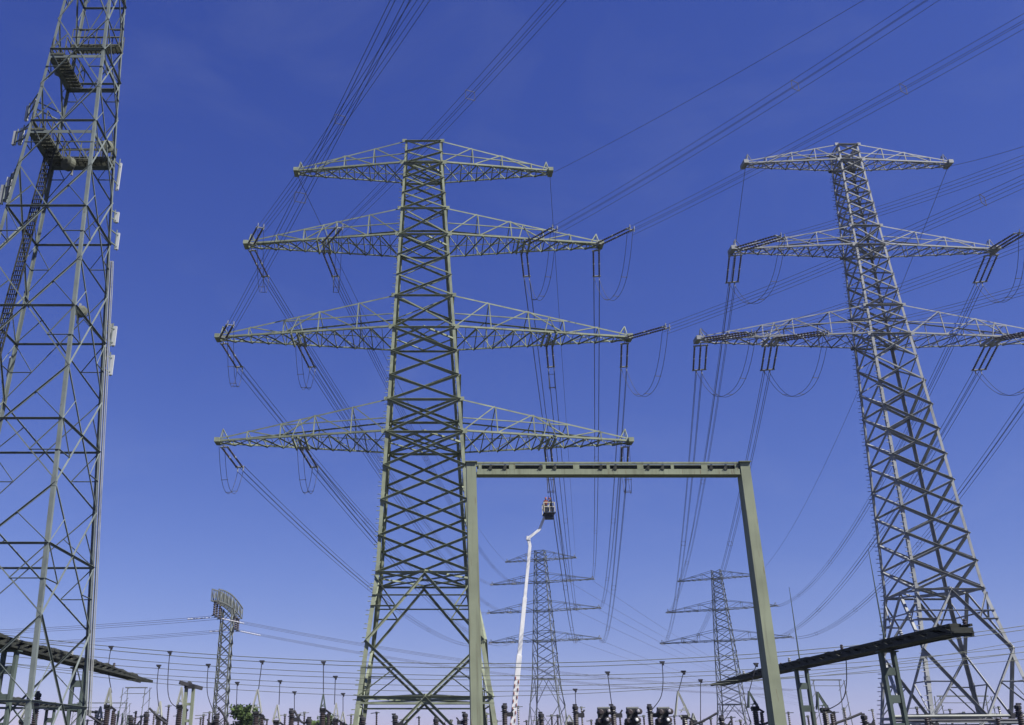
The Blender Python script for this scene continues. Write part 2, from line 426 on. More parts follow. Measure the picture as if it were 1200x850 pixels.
# ------------------------------------------------------------------ insulator strings, conductors and jumpers
def make_string(n, L, mat, label, group, sep=.42, r=.08, sh=14, near=True):
    """a strain string along local +X with its yoke plates"""
    root = thing('insulator_string', label, 'insulator', group=group)
    ys = [(i - (n - 1) / 2) * sep for i in range(n)]
    y = MB(); y.bar((.0, 0, 0), (.35, 0, 0), .06, .08); y.bar((.35, ys[0] - .1, 0), (.35, ys[-1] + .1, 0), .12, .05)
    y.build('yoke_plate', 'cap', root)
    e = MB(); e.bar((L - .3, ys[0] - .1, 0), (L - .3, ys[-1] + .1, 0), .14, .05)
    for q in (-.2, .2): e.bar((L - .3, q, 0), (L, q, 0), .05, .08); e.bar((L - .05, q, -.22), (L - .05, q, .22), .05, .05)
    e.build('yoke_plate', 'cap', root)
    for v in ys:
        i = MB(); half = (L - .75) / 2
        i.lathe((.4, v, 0), (1, 0, 0), sheds(half - .06, r * .5, r, sh // 2), 7)
        i.lathe((.4 + half + .06, v, 0), (1, 0, 0), sheds(half - .06, r * .5, r, sh // 2), 7)
        o = i.build('insulator_rod', mat, root)
        for x in (.36, .34 + half, L - .47): MB().lathe((x, v, 0), (1, 0, 0), [(0, .05), (.02, .075), (.13, .075), (.15, .05)], 7).build('metal_cap', 'cap', o)
    return root
def orient(d):
    d = Vector(d).normalized(); yaw = math.atan2(d.y, d.x); pit = -math.asin(d.z); return (0, pit, yaw)
def place_string(proto, used, a, d, label, group):
    if not used.get(proto.name):
        used[proto.name] = 1; proto.location = a; proto.rotation_euler = orient(d); proto['label'] = label; proto['group'] = group; return proto
    return dup(proto, a, label, group, orient(d))
USED = {}
S2 = make_string(2, 3.9, 'brown', 'x', 'x'); S3 = make_string(3, 4.1, 'brown', 'x', 'x'); SF = make_string(2, 4.2, 'grey_ins', 'x', 'x', r=.11, sh=6)
S2L, S3L, SFL = 3.9, 4.1, 4.2

def para(a, b, sag, n):
    a, b = Vector(a), Vector(b); return [a.lerp(b, i / n) - Vector((0, 0, 4 * sag * (i / n) * (1 - i / n))) for i in range(n + 1)]
def bundle(name, label, cat, a, b, sag, group, nsub=4, sp=.4, r=.016, n=28, spacer=None, mat='wire', parts=True):
    a, b = Vector(a), Vector(b); d = (b - a); d.z = 0; s = Vector((-d.y, d.x, 0)).normalized()
    offs = {1: [(0, 0)], 2: [(-.5, 0), (.5, 0)], 3: [(-.5, -.3), (.5, -.3), (0, .5)], 4: [(-.5, -.5), (.5, -.5), (.5, .5), (-.5, .5)]}[nsub]
    if nsub == 1:
        return tag(MB().tube([p - a for p in para(a, b, sag, n)], r, 5).build(name, mat, None, a), label, cat, group)
    root = thing(name, label, cat, a, 0, group)
    for (x, z) in offs:
        q = s * x * sp + Vector((0, 0, z * sp))
        MB().tube([p - a + q for p in para(a, b, sag, n)], r, 5).build('wire', mat, root)
    if spacer:
        Lh = (b - a).length; k = int(Lh / spacer)
        for i in range(1, k + 1):
            t = min(.97, i * spacer / Lh)
            p = a.lerp(b, t) - Vector((0, 0, 4 * sag * t * (1 - t))) - a; m = MB()
            cs = [p + s * x * sp * 1.15 + Vector((0, 0, z * sp * 1.15)) for x, z in offs]
            for u, v in zip(cs, cs[1:] + cs[:1]): m.bar(u, v, .024)
            m.build('spacer', mat, root)
    return root

def loc1(x, z): return P1 + Vector((x, 0, z))
def loc2(x, z): return P2 + Vector((x, 0, z))
def rotp(F, rz, x, z, y=0): return F + Matrix.Rotation(rz, 3, 'Z') @ Vector((x, y, z))
ARM = {1: 'top', 2: 'second', 3: 'third', 4: 'lowest'}
def jumper(label, a, b, drop, group):
    n = 16; a, b = Vector(a), Vector(b); root = thing('jumper_loop', label, 'jumper cable', a, 0, group)
    d = b - a; d.z = 0; s = Vector((-d.y, d.x, 0)).normalized()
    for q in (-.2, .2):
        pts = []
        for i in range(n + 1):
            t = i / n; u = abs(2 * t - 1); p = a.lerp(b, t) - Vector((0, 0, drop * (1 - u ** 2.4))) - a + s * q
            pts.append(p)
        MB().tube(pts, .017, 5).build('wire', 'wire', root)
    for t in (.25, .5, .75):
        u = abs(2 * t - 1); p = a.lerp(b, t) - Vector((0, 0, drop * (1 - u ** 2.4))) - a; MB().bar(p - s * .25, p + s * .25, .03).build('spacer', 'wire', root)

# far ends on the distant pylons: (x, z)
far1 = {2: (13.9, 44.0, 7.6), 3: (15.1, 36.4, 9.0), 4: (14.7, 28.6, 8.6)}
main_x = {2: (12.8, 7.4, 36.2), 3: (14.3, 8.9, 28.65), 4: (13.7, 8.4, 20.95)}
near_end1 = {(2, -1, 0): ((478, 0), 30), (2, -1, 1): ((632, 0), 33), (3, -1, 0): ((456, 0), 26),
             (2, 1, 0): ((1200, 2), 35), (2, 1, 1): ((1052, 0), 35), (3, 1, 0): ((1200, 190), 40)}
for lv in (2, 3, 4):
    xt, xi, z = main_x[lv]; fx, fz, fi = far1[lv]
    for sd_ in (-1, 1):
        sn = 'left' if sd_ < 0 else 'right'
        for inner in (0, 1):
            A = loc1(sd_ * (xi if inner else xt), z); T = rotp(F1, F1R, sd_ * (fi if inner else fx), fz)
            what = 'middle of the %s half' % sn if inner else '%s tip' % sn
            wr = 'dark rear double insulator at %s of green pylon\'s %s crossarm' % (what, ARM[lv])
            d = (T - A); d.z = 0; d.normalize(); d.z = -.16; d.normalize()
            place_string(S2, USED, A, d, wr, 'strings on the green pylon')
            E = A + d * S2L
            dd = (A - T); dd.z = 0; dd.normalize(); dd.z = -.12; dd.normalize(); ET = T + dd * SFL
            place_string(SF, USED, T, dd, 'faint pale insulator at %s of distant four armed pylon\'s %s crossarm' % (what, ARM[lv]), 'strings on the distant four armed pylon')
            bundle('conductor_bundle', 'thin conductors from %s of green pylon\'s %s crossarm into distance' % (what, ARM[lv]), 'power line',
                   E, ET, 4.6, 'spans from the green pylon to the distance', sp=.42, r=.02, spacer=45)
            key = (lv, sd_, inner)
            if key in near_end1:
                (px, py), Y = near_end1[key]; B = at(px, py, Y)
                d2 = B - A; d2.z = 0; d2.normalize(); d2.z = -.13; d2.normalize(); E2 = A + d2 * (S2L - .2)
                place_string(S2, USED, A + Vector((0, -.2, .1)), d2, 'dark forward double insulator at %s of green pylon\'s %s crossarm' % (what, ARM[lv]), 'strings on the green pylon')
                bundle('conductor_bundle', 'overhead conductors coming to %s of green pylon\'s %s crossarm' % (what, ARM[lv]), 'power line',
                       E2, E2 + (B - E2) * 1.9, 1.0, 'overhead spans above the viewer', sp=.45, r=.012, spacer=21)
                jumper('jumper loop hanging under %s of green pylon\'s %s crossarm' % (what, ARM[lv]), E, E2, 3.3 if sd_ > 0 else 2.6, 'jumpers on the green pylon')
            else:
                jumper('jumper loop hanging under %s of green pylon\'s %s crossarm' % (what, ARM[lv]), E, A + Vector((0, -.3, -.1)), 2.5, 'jumpers on the green pylon')
# earth wires on the top crossarm
for sd_ in (-1, 1):
    sn = 'left' if sd_ < 0 else 'right'; A = loc1(sd_ * 9.7, 42.6)
    bundle('earth_wire', 'thin earth wire from %s tip of green pylon\'s top crossarm into distance' % sn, 'earth wire', A, rotp(F1, F1R, sd_ * 9.7, 50), 4, 'earth wires', nsub=1, r=.02)
    if sd_ > 0:
        B = at(985, 0, 38)
        bundle('earth_wire', 'faint earth wire coming overhead to right tip of green pylon\'s top crossarm', 'earth wire', A, A + (B - A) * 1.9, .8, 'earth wires', nsub=1, r=.013)

# grey pylon on the right
AR2 = {1: 'top', 2: 'middle', 3: 'lowest'}
far2 = {2: (13.5, 34.6, None), 3: (15.7, 27.0, 9.2)}
right_x = {2: (9.5, None, 35.8), 3: (12.9, 7.85, 28.5)}
near_end2 = {(2, -1, 0): ((1200, 171), 45), (3, -1, 0): ((1200, 266), 46), (3, -1, 1): ((1200, 322), 49),
             (2, 1, 0): ((1290, 255), 50), (3, 1, 1): ((1300, 350), 54)}
for lv in (2, 3):
    xt, xi, z = right_x[lv]; fx, fz, fi = far2[lv]
    for sd_ in (-1, 1):
        sn = 'left' if sd_ < 0 else 'right'
        for inner in ((0, 1) if xi else (0,)):
            A = loc2(sd_ * (xi if inner else xt), z); T = rotp(F2, F2R, sd_ * (fi if inner else fx), fz)
            what = 'middle of the %s half' % sn if inner else '%s tip' % sn
            d = (T - A); d.z = 0; d.normalize(); d.z = -.16; d.normalize()
            place_string(S3, USED, A, d, 'dark rear triple insulator at %s of grey pylon\'s %s crossarm' % (what, AR2[lv]), 'strings on the grey pylon')
            E = A + d * S3L
            dd = (A - T); dd.z = 0; dd.normalize(); dd.z = -.12; dd.normalize(); ET = T + dd * SFL
            place_string(SF, USED, T, dd, 'faint pale insulator at %s of distant three armed pylon\'s %s crossarm' % (what, AR2[lv]), 'strings on the distant three armed pylon')
            bundle('conductor_bundle', 'thin conductors from %s of grey pylon\'s %s crossarm into distance' % (what, AR2[lv]), 'power line',
                   E, ET, 5.0, 'spans from the grey pylon to the distance', sp=.42, r=.02, spacer=45)
            key = (lv, sd_, inner)
            if key in near_end2:
                (px, py), Y = near_end2[key]; B = at(px, py, Y)
                d2 = B - A; d2.z = 0; d2.normalize(); d2.z = -.2; d2.normalize(); E2 = A + d2 * S3L
                place_string(S3, USED, A + Vector((0, -.2, .12)), d2, 'dark triple insulator reaching right from %s of grey pylon\'s %s crossarm' % (what, AR2[lv]), 'strings on the grey pylon')
                bundle('conductor_bundle', 'conductors leaving right from %s of grey pylon\'s %s crossarm' % (what, AR2[lv]), 'power line',
                       E2, E2 + (B - E2) * 1.9, .9, 'spans leaving the grey pylon to the right', sp=.45, r=.012, spacer=24)
                jumper('jumper loop hanging under %s of grey pylon\'s %s crossarm' % (what, AR2[lv]), E, E2, 3.0, 'jumpers on the grey pylon')
for sd_ in (-1, 1):
    sn = 'left' if sd_ < 0 else 'right'; A = loc2(sd_ * 7.8, 43.3)
    bundle('earth_wire', 'thin earth wire from %s tip of grey pylon\'s top crossarm into distance' % sn, 'earth wire', A, rotp(F2, F2R, sd_ * 9.8, 42.3), 4, 'earth wires', nsub=1, r=.02)
    if sd_ > 0:
        B = at(1200, 160, 52)
        bundle('earth_wire', 'earth wire leaving right from right tip of grey pylon\'s top crossarm', 'earth wire', A, A + (B - A) * 3, .8, 'earth wires', nsub=1, r=.016)

# spans beyond the distant four armed pylon
for lv, (fx, fz, fi) in far1.items():
    for inner in (0, 1):
        A = rotp(F1, F1R, (fi if inner else fx), fz - .3); B = at(900 + 22 * lv, 806 + 6 * lv - 4 * inner, 620)
        bundle('distant_conductor', 'faint conductor continuing right from %s of distant four armed pylon\'s %s crossarm' % ('inner right' if inner else 'right tip', ARM[lv]),
               'power line', A, B, 5, 'faint spans beyond the distant pylon', nsub=1, r=.035)

# ------------------------------------------------------------------ communication mast at the left
MC = Vector((-16.65, 38.5, 0))
tabm = [(0, 3.2), (29.0, 1.52), (46, .75)]
def mz(py): a, b = ray(100, py); Yf = MC.y - interp(tabm, 15); z = CAMZ + b * Yf; Yf = MC.y - interp(tabm, z); return CAMZ + b * Yf
mast = thing('radio_mast', 'tall grey lattice radio mast with antennas at the left edge', 'mast', MC)
L = Lattice(mast, tabm, 'mast', .17, .07, 8)
mn = [0.0] + [mz(p) for p in (720, 564, 427, 300, 192, 98, 22)] + [40.5, 43.3, 46]
mn = sorted(mn)
for i in range(4): L.leg(i, [0, mn[2], mn[4], mn[6], 46], bolts=False, taper=lambda z: .175 - .055 * z / 46)
for f in range(4):
    for a, b in zip(mn, mn[1:]):
        L.xpanel(f, a, b, .075)
        A0, B0, A1, B1 = L.cor(f, a), L.cor(f + 1, a), L.cor(f, b), L.cor(f + 1, b)
        # crossing point of the diagonals and the horizontal through it
        wa, wb = (B0 - A0).length, (B1 - A1).length; t = wa / (wa + wb); zc = a + (b - a) * t
        L.brace(f, L.cor(f, zc), L.cor(f + 1, zc), .085, 1)
        for k, (lo, hi, opp_lo, opp_hi) in enumerate(((A0, A1, B0, B1), (B0, B1, A0, A1))):
            kk = f + k
            c = (L.cor(f, zc) + L.cor(f + 1, zc)) / 2
            q = lo.lerp(c, .5); L.brace(f, q, L.cor(kk, q.z), .038, 1); L.brace(f, q, L.cor(kk, zc), .038, 1)
            q = c.lerp(hi, .5); L.brace(f, q, L.cor(kk, zc), .038, 1)
L.done()
for i in range(4): c = L.cor(i, 0); MB().lathe((c.x, c.y, -.2), (0, 0, 1), [(0, .5), (.5, .5), (.55, .45)], 12).build('foundation', 'concrete', mast)
# platforms: grating decks with railings
def platform(z, strips):
    """narrow grating walkways along the left and rear sides, with rails"""
    h = L.h(z); wdt = .62
    for st in strips:
        p = MB(); r = MB()
        if st == 'rear':
            for i in range(9): y = h - wdt + wdt * i / 8; p.bar((-h, y, z), (h, y, z), .045, .05)
            for i in range(12): x = -h + 2 * h * i / 11; p.bar((x, h - wdt, z - .05), (x, h, z - .05), .07, .1)
            for zz in (.5, 1.0): r.bar((-h, h - wdt, z + zz), (h, h - wdt, z + zz), .045); r.bar((-h, h, z + zz), (h, h, z + zz), .045)
            for i in range(5): x = -h + 2 * h * i / 4; r.bar((x, h - wdt, z), (x, h - wdt, z + 1), .04); r.bar((x, h, z), (x, h, z + 1), .04)
        else:
            x0 = -h + .12
            for i in range(9): x = x0 + wdt * i / 8; p.bar((x, -h, z), (x, h, z), .045, .05)
            for i in range(12): y = -h + 2 * h * i / 11; p.bar((x0, y, z - .05), (x0 + wdt, y, z - .05), .07, .1)
            for zz in (.5, 1.0): r.bar((x0, -h, z + zz), (x0, h, z + zz), .045); r.bar((x0 + wdt, -h, z + zz), (x0 + wdt, h, z + zz), .045)
            for i in range(5): y = -h + 2 * h * i / 4; r.bar((x0, y, z), (x0, y, z + 1), .04); r.bar((x0 + wdt, y, z), (x0 + wdt, y, z + 1), .04)
        o = p.build('platform', 'grate', mast); r.build('railing', 'grate', o)
z1 = mz(150); z2 = mz(62); z3 = mz(22)
platform(z1, ('left', 'rear')); platform(z2, ('left',)); platform(z3, ('rear',))
for z in (z1 - .1, z2 - .1):
    for i in range(4): MB().angle(L.cor(i, z), L.cor(i + 1, z), .16, .02, (0, 0, -1), -L.nrm(i)).build('ring_beam', 'mast', mast)
# cable ladder climbing inside the left corner
g = MB(); a = Vector((-2.62, -1.0, 2)); b = Vector((-1.1, .1, z1))
for s in (-.2, .2): g.bar(a + Vector((s, 0, 0)), b + Vector((s, 0, 0)), .06)
for i in range(110): p = a.lerp(b, i / 110); g.bar(p - Vector((.2, 0, 0)), p + Vector((.2, 0, 0)), .035)
for s in (-.12, -.04, .05, .13): g.tube([a + Vector((s, .05, 0)), a.lerp(b, .5) + Vector((s * 1.1, .06, 0)), b + Vector((s, .05, 0))], .025, 5)
g.build('cable_ladder', 'dark', mast)
g = MB()
for s in range(4):                                         # feeder cables clipped along the rear right leg
    pts = [L.cor(2, z) + Vector((.05 + .05 * s, -.06 + .04 * (s % 2), 0)) + Vector((random.uniform(-.01, .01), 0, 0)) for z in [3 + k * 1.7 for k in range(13)]]
    g.tube(pts, .022, 5)
g.build('feeder_cables', 'galv', mast)
# microwave drums by the rear platform
for (x, y, z, r, dirx) in ((-.35, 1.15, z1 - .3, .36, -.4), (1.15, .9, z1 + .55, .3, .8), (-1.2, .5, z2 + .4, .4, -.8), (1.0, 1.2, mz(330), .26, .7)):
    d = Vector((dirx, -.8, -.05)).normalized(); g = MB()
    g.lathe((x, y, z), d, [(0, r * .25), (.06, r * .7), (.16, r), (.42, r), (.44, r * .94), (.5, r * .5)], 18)
    o = g.build('microwave_drum', 'grate', mast); MB().bar((x, y, z - .5), (x, y, z + .5), .09).build('mounting_pipe', 'galv', o)
# slim panel antennas on outrigger pipes (centre pixel, height in pixels, rear or front corner)
for (px, py, hp, wd, Y, tone) in ((32, 133, 22, .22, 38.2, 'panel'), (25, 160, 24, .26, 37.6, 'panel'), (40, 122, 16, .14, 38.8, 'galv'), (17, 162, 20, .2, 37.4, 'galv'), (9, 222, 34, .3, 37.2, 'panel'), (2, 228, 26, .22, 37.0, 'galv'),
        (15, 212, 24, .16, 38.4, 'galv'), (140, 207, 38, .12, 40.6, 'panel'), (137, 255, 14, .26, 40.5, 'panel'), (138, 283, 22, .16, 40.8, 'panel'),
        (134, 394, 24, .22, 41.0, 'panel'), (129, 388, 18, .2, 41.2, 'galv'), (131, 428, 24, .2, 41.0, 'panel'), (124, 420, 20, .16, 41.2, 'dark'), (12, 430, 24, .26, 41.4, 'panel'), (143, 25, 22, .16, 39.8, 'galv'), (140, 55, 14, .18, 39.9, 'panel')):
    c = at(px, py, Y) - MC; hh = hp * Y / 1113 * 1.12; wd *= .72; dpt = .1
    g = MB(); g.bar(c - Vector((0, 0, hh/2)), c + Vector((0, 0, hh/2)), wd, dpt)
    g.bar(c - Vector((0, 0, hh/2 + .05)), c - Vector((0, 0, hh/2)), wd * .5, dpt * .5); o = g.build('panel_antenna', tone, mast)
    i = min(range(4), key=lambda k: (L.cor(k, c.z) - c).length); lg = L.cor(i, c.z)
    b = MB(); pp = c + (lg - c).normalized() * .16; b.tube([pp - Vector((0, 0, hh * .6)), pp + Vector((0, 0, hh * .6))], .035, 6)
    for s in (-.35, .35): e = L.cor(i, c.z + s * hh); b.bar(Vector((pp.x, pp.y, c.z + s * hh)), e, .05); b.bar(Vector((c.x, c.y, c.z + s * hh)), Vector((pp.x, pp.y, c.z + s * hh)), .05)
    b.build('antenna_bracket', 'mast', o)

# ------------------------------------------------------------------ steel portal in front of the green pylon
PY = 36.0
pa, pb = at(549, 549, PY), at(877, 549, PY)
zt = (pa.z + pb.z) / 2
port = thing('steel_portal', 'plain green steel portal frame standing in front of the green pylon', 'portal frame', (pa.x + .1, PY, 0))
xw = pb.x - pa.x - .3
for x in (0, xw):
    m = MB(); b0, b1 = .44, .37
    zz = zt + (.18 if x else 1.2 if False else .18)
    # welded H post: two flanges facing left and right joined by a web, plus a closed front plate
    rings = []
    def ring(z, wd, d0): return [Vector((x + sx * wd / 2, sy * d0 / 2, z)) for sx, sy in ((-1, -1), (1, -1), (1, 1), (-1, 1))]
    m.prism(ring(0, b0, .75), ring(zz, b1, .5)); o = m.build('post', 'portal', port)
    g = MB()
    for zf, k in ((.04, 1.5),):              # base plate
        wd = b0 + (b1 - b0) * zf / zz; dd_ = .75 + (.5 - .75) * zf / zz
        p_ = MB()
        if k > 1: p_.box((x, 0, zf), (wd * k, dd_ * 1.3, .05))
        else:
            p_.box((x, -dd_ / 2 - .012, zf), (wd * .86, .02, .42))
            for bx in (-.32, 0, .32):
                for bz in (-.14, -.05, .05, .14): p_.box((x + bx * wd, -dd_ / 2 - .03, zf + bz), (.035, .03, .035))
        p_.build('base_plate' if k > 1 else 'splice_plate', 'portal', o)
    g.box((x, 0, zz + .02), (b1 + .1, .65, .03)); g.build('cap_plate', 'portal', o)
bm = MB(); xa, xb = .22, xw - .22
bm.box(((xa + xb) / 2, -.2, zt - .19), (xb - xa, .05, .2)); bm.box(((xa + xb) / 2, .2, zt - .19), (xb - xa, .05, .2))
bm.box(((xa + xb) / 2, 0, zt - .3), (xb - xa, .5, .02)); bm.box(((xa + xb) / 2, -.19, zt + .16), (xb - xa, .1, .07)); bm.box(((xa + xb) / 2, .19, zt + .16), (xb - xa, .1, .07))
beam = bm.build('beam', 'portal', port)
bt = MB(); inn = MB()
n = 8
for i in range(n + 1):
    x = xa + .12 + (xb - xa - .24) * i / n
    for sy in (-1, 1): bt.box((x, sy * .213, zt + .02), (.24 if i % 2 else .12, .03, .23))
bt.build('batten_plate', 'portal', beam)
inn.box(((xa + xb) / 2, 0, zt + .03), (xb - xa - .05, .3, .1)); inn.build('shaded_web', 'dark', beam)  # web coloured dark to stand in for shade inside the beam's slot
for xx in (.08, .27, .5, .68, .92):
    xm = xa + (xb - xa) * xx
    for dx in (-.28, .28):
        b = MB(); b.box((xm + dx, -.235, zt - .02), (.09, .03, .2)); b.bar((xm + dx - .09, -.24, zt - .1), (xm + dx + .02, -.24, zt + .08), .04)
        b.build('clamp', 'dark', beam)

# ------------------------------------------------------------------ dark bus gantries left and right
def gantry(label, X, y0, y1, z, posts, rods, seed=1):
    rnd = random.Random(seed)
    root = thing('bus_gantry', label, 'gantry', (X, (y0 + y1) / 2, 0), 0, 'dark bus gantries'); yc = (y0 + y1) / 2; a, b = y0 - yc, y1 - yc
    def hh(y): return .125 * min(1, max(.25, (b - y) / 9))          # the beam gets shallower towards its far end
    def zc(y): return z - .16 + hh(y)
    m = MB(); n = int((b - a) / .9); ys = [a + (b - a) * i / n for i in range(n + 1)]
    for y, y2 in zip(ys, ys[1:]):
        for s in (-1, 1):
            for q in (-1, 1): m.bar((s * .34, y, zc(y) + q * hh(y)), (s * .34, y2, zc(y2) + q * hh(y2)), .09, .08)
            m.bar((s * .34, y, zc(y) - hh(y)), (s * .34, y2, zc(y2) + hh(y2)), .06, .1)
        m.bar((-.34, y, zc(y) - hh(y)), (.34, y, zc(y) - hh(y)), .15, .04)
        m.bar((-.34, y, zc(y) - hh(y)), (.34, y2, zc(y2) - hh(y2)), .08, .03)
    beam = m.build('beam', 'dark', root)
    t = MB()
    for s, d in ((-.22, .05), (-.05, .11), (.1, .06), (.24, .1)):
        t.tube([(s + rnd.uniform(-.04, .04), y, zc(y) + rnd.uniform(-.06, .1) + d) for y in ys[1:-3]], .075, 6)
    t.box((0, -1.2, z - .1), (.56, b - a - 4.5, .14))
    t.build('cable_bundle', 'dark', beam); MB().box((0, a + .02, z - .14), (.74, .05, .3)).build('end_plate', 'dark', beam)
    y = a + .4; k = 0
    while y < b - 3.0:                                     # cable boxes and knobs sitting along the beam
        L_ = rnd.uniform(.5, 1.5); g = MB(); x = rnd.uniform(-.12, .12); ht = rnd.uniform(.05, .13)
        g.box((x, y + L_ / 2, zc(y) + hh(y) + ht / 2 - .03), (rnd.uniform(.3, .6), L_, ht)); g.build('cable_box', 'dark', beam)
        if k % 2 == 0:
            s = -1 if k % 4 else 1
            MB().lathe((s * .33, y - .05, zc(y) + hh(y)), (0, 0, 1), [(0, .05), (.03, .08), (.08, .05), (.11, .08), (.16, .05), (.2, .07), (.24, .03)], 8).build('small_insulator', 'cap' if k % 3 else 'brown', beam)
        y += L_ + rnd.uniform(.05, .9); k += 1
    for (yy, rod) in zip(posts, rods):
        y = yy - yc; p = MB()
        for s in (-1, 1): p.box((s * .24, y, (z - .24) / 2), (.115, .26, z - .24))
        o = p.build('post', 'post', root); q = .5
        while q < z - .3: MB().box((0, y, q), (.362, .22, .28)).build('batten_plate', 'post', o); q += 1.0
        MB().box((0, y, z - .26), (.78, .36, .05)).build('head_plate', 'post', o)
        if rod: MB().tube([(0, y, z + .2), (0, y, z + .2 + (rod - z) * .5), (0, y, rod)], [.035, .025, .012], 6).build('lightning_rod', 'post', root)
gantry('dark horizontal gantry receding at the left edge below the radio mast', -15.5, 31.0, 57.0, 5.45, (37.6, 45.6), (0, 0))
gantry('dark horizontal gantry with two thin lightning rods receding below the grey pylon', 18.2, 32.8, 61.0, 5.5, (38.4, 47.3), (9.2, 9.1))
gantry('lower dark gantry behind the left gantry, close to the ground', -24.0, 48.0, 75.0, 4.4, (52, 66), (0, 0))

# ------------------------------------------------------------------ small T shaped pylon far left
TP = Vector((-22.5, 115, 0))
tp = thing('lattice_pylon', 'small far lattice pylon with one wide arched crossarm at the left', 'pylon', TP, 0, 'high voltage lattice pylons')
L2 = Lattice(tp, [(0, .8), (17.2, .68)], 'farsteel', .15, .09)
for i in range(4): L2.leg(i, [0, 8, 17.2])
zs = [i * 17.2 / 13 for i in range(14)]
for f in range(4):
    for a, b in zip(zs, zs[1:]): L2.xpanel(f, a, b, .085)
L2.done()
m = MB(); br = MB(); n = 14; ya, yb = -7.8, 7.6
for s in (-.38, .38):
    lo = [(s, ya + (yb - ya) * i / n, 17.0 + .35 * math.sin(math.pi * i / n)) for i in range(n + 1)]
    hi = [(s, ya + (yb - ya) * i / n, 18.25 + .5 * math.sin(math.pi * i / n)) for i in range(n + 1)]
    for P in (lo, hi):
        for p, q in zip(P, P[1:]): m.bar(p, q, .12)
    for i in range(n + 1): br.bar(lo[i], hi[i], .09)
    for i in range(n): br.bar(lo[i] if i % 2 else hi[i], hi[i + 1] if i % 2 else lo[i + 1], .07)
for i in range(n + 1):
    y = ya + (yb - ya) * i / n; zz = 17.0 + .35 * math.sin(math.pi * i / n); m.bar((-.38, y, zz), (.38, y, zz), .1)
o = m.build('crossarm', 'farsteel', tp); br.build('arm_bracing', 'farsteel', o)
ORD = ['nearest', 'second nearest', 'third nearest', 'third farthest', 'second farthest', 'farthest']
hs = None
for i, y in enumerate((-7.6, -6.2, -4.6, 4.4, 5.9, 7.3)):
    A = TP + Vector((0, y, 17.0))
    lab = 'dark insulator string hanging under the small far pylon\'s arched arm, %s of its six' % ORD[i]
    if hs is None:
        hs = thing('hanging_insulator', lab, 'insulator', A, 0, 'strings hanging on the small far pylon')
        MB().lathe((0, 0, 0), (0, 0, -1), [(0, .05)] + sheds(1.5, .1, .17, 6)[1:], 8).build('insulator_rod', 'brown', hs)
        MB().box((0, 0, -1.55), (.5, .12, .1)).build('clamp', 'wire', hs)
    else: dup(hs, A, lab)
    B = A - Vector((0, 0, 1.6))
    bundle('distant_conductor', 'thin wire running left from the small far pylon\'s arched arm, %s of its six' % ORD[i], 'power line', B, B + Vector((-95, -4, 0)), 2.2, 'wires of the small far pylon', nsub=1, r=.02)
    bundle('distant_conductor', 'thin wire descending right from the small far pylon\'s arched arm, %s of its six' % ORD[i], 'power line', B, B + Vector((75, 30, -6)), 1.5, 'wires of the small far pylon', nsub=1, r=.018)
    if i in (1, 4):
        for q, dr, nm in ((-1, Vector((-1, -.04, -.06)), 'left'), (1, Vector((1, .4, -.17)), 'right')):
            d = dr.normalized(); m = MB().lathe((0, 0, 0), d, [(0, .03)] + sheds(2.6, .04, .065, 8)[1:], 7)
            tag(m.build('strain_insulator', 'white_ins', None, B + d * .6), 'pale thin insulator on %s side of small far pylon, %s end of its arm' % (nm, 'near' if i == 1 else 'far'), 'insulator', 'pale strain insulators')

# ------------------------------------------------------------------ boom lift behind the green pylon
BY = 105.0
b0 = at(600, 845, BY); b0.z = 2.6; b0.x = at(598, 845, BY).x
bl = thing('boom_lift', 'white telescopic boom lift raised high behind the green pylon', 'boom lift', (b0.x, BY, 0))
org = Vector((b0.x, BY, 0))
e1 = at(621, 640, BY) - org; s0 = b0 - org
m1 = s0.lerp(e1, .42); m2 = s0.lerp(e1, .72)
bs = MB().bar(s0, m1, .54, .58, (0, 1, 0)).build('boom_section', 'white', bl)
MB().bar(m1 - (m1 - s0) * .02, m2, .42, .44, (0, 1, 0)).build('boom_section', 'white', bl); MB().bar(m2 - (m2 - m1) * .02, e1, .32, .34, (0, 1, 0)).build('boom_section', 'white', bl)
g = MB()
for i in range(16):
    p = s0.lerp(m1, .05 + i * .045); sx = (-1) ** i
    g.box(p + Vector((sx * .18, -.33, 0)), (.08, .05, .3))
g.build('warning_marking', 'red', bs)
j1, j2, j3 = at(619, 631, BY) - org, at(632, 621, BY) - org, at(638, 606, BY) - org
jb = MB().bar(e1, j1, .32, .32, (0, 1, 0)); jb.bar(j1, j2, .28, .28, (0, 1, 0)); jb.build('jib', 'white', bl)
jb = MB().bar(j2, j3, .28, .28, (0, 1, 0)); jb.build('jib', 'white', bl)
MB().box(j1, (.42, .45, .42)).build('knuckle', 'white', bl)
bk = at(643, 600, BY) - org
c = MB()
c.box(bk + Vector((.0, 0, -.25)), (1.25, 1.7, .12)); cage = c.build('basket', 'navy', bl)
r = MB()
for zz in (.4, .9):
    for a, b in (((-.6, -.8), (.6, -.8)), ((.6, -.8), (.6, .8)), ((.6, .8), (-.6, .8)), ((-.6, .8), (-.6, -.8))):
        r.bar(bk + Vector((a[0], a[1], zz)), bk + Vector((b[0], b[1], zz)), .06)
for a in ((-.6, -.8), (0, -.8), (.6, -.8), (.6, .8), (-.6, .8)): r.bar(bk + Vector((a[0], a[1], -.2)), bk + Vector((a[0], a[1], .9)), .06)
r.build('guard_rail', 'helmet', cage)
k = MB(); k.box(bk + Vector((-.45, -.72, .25)), (.5, .1, .8)); k.box(bk + Vector((.15, -.74, .1)), (.7, .05, .45)); k.box(bk + Vector((0, 0, -.55)), (1.0, .9, .5)); k.build('control_box', 'navy', cage)
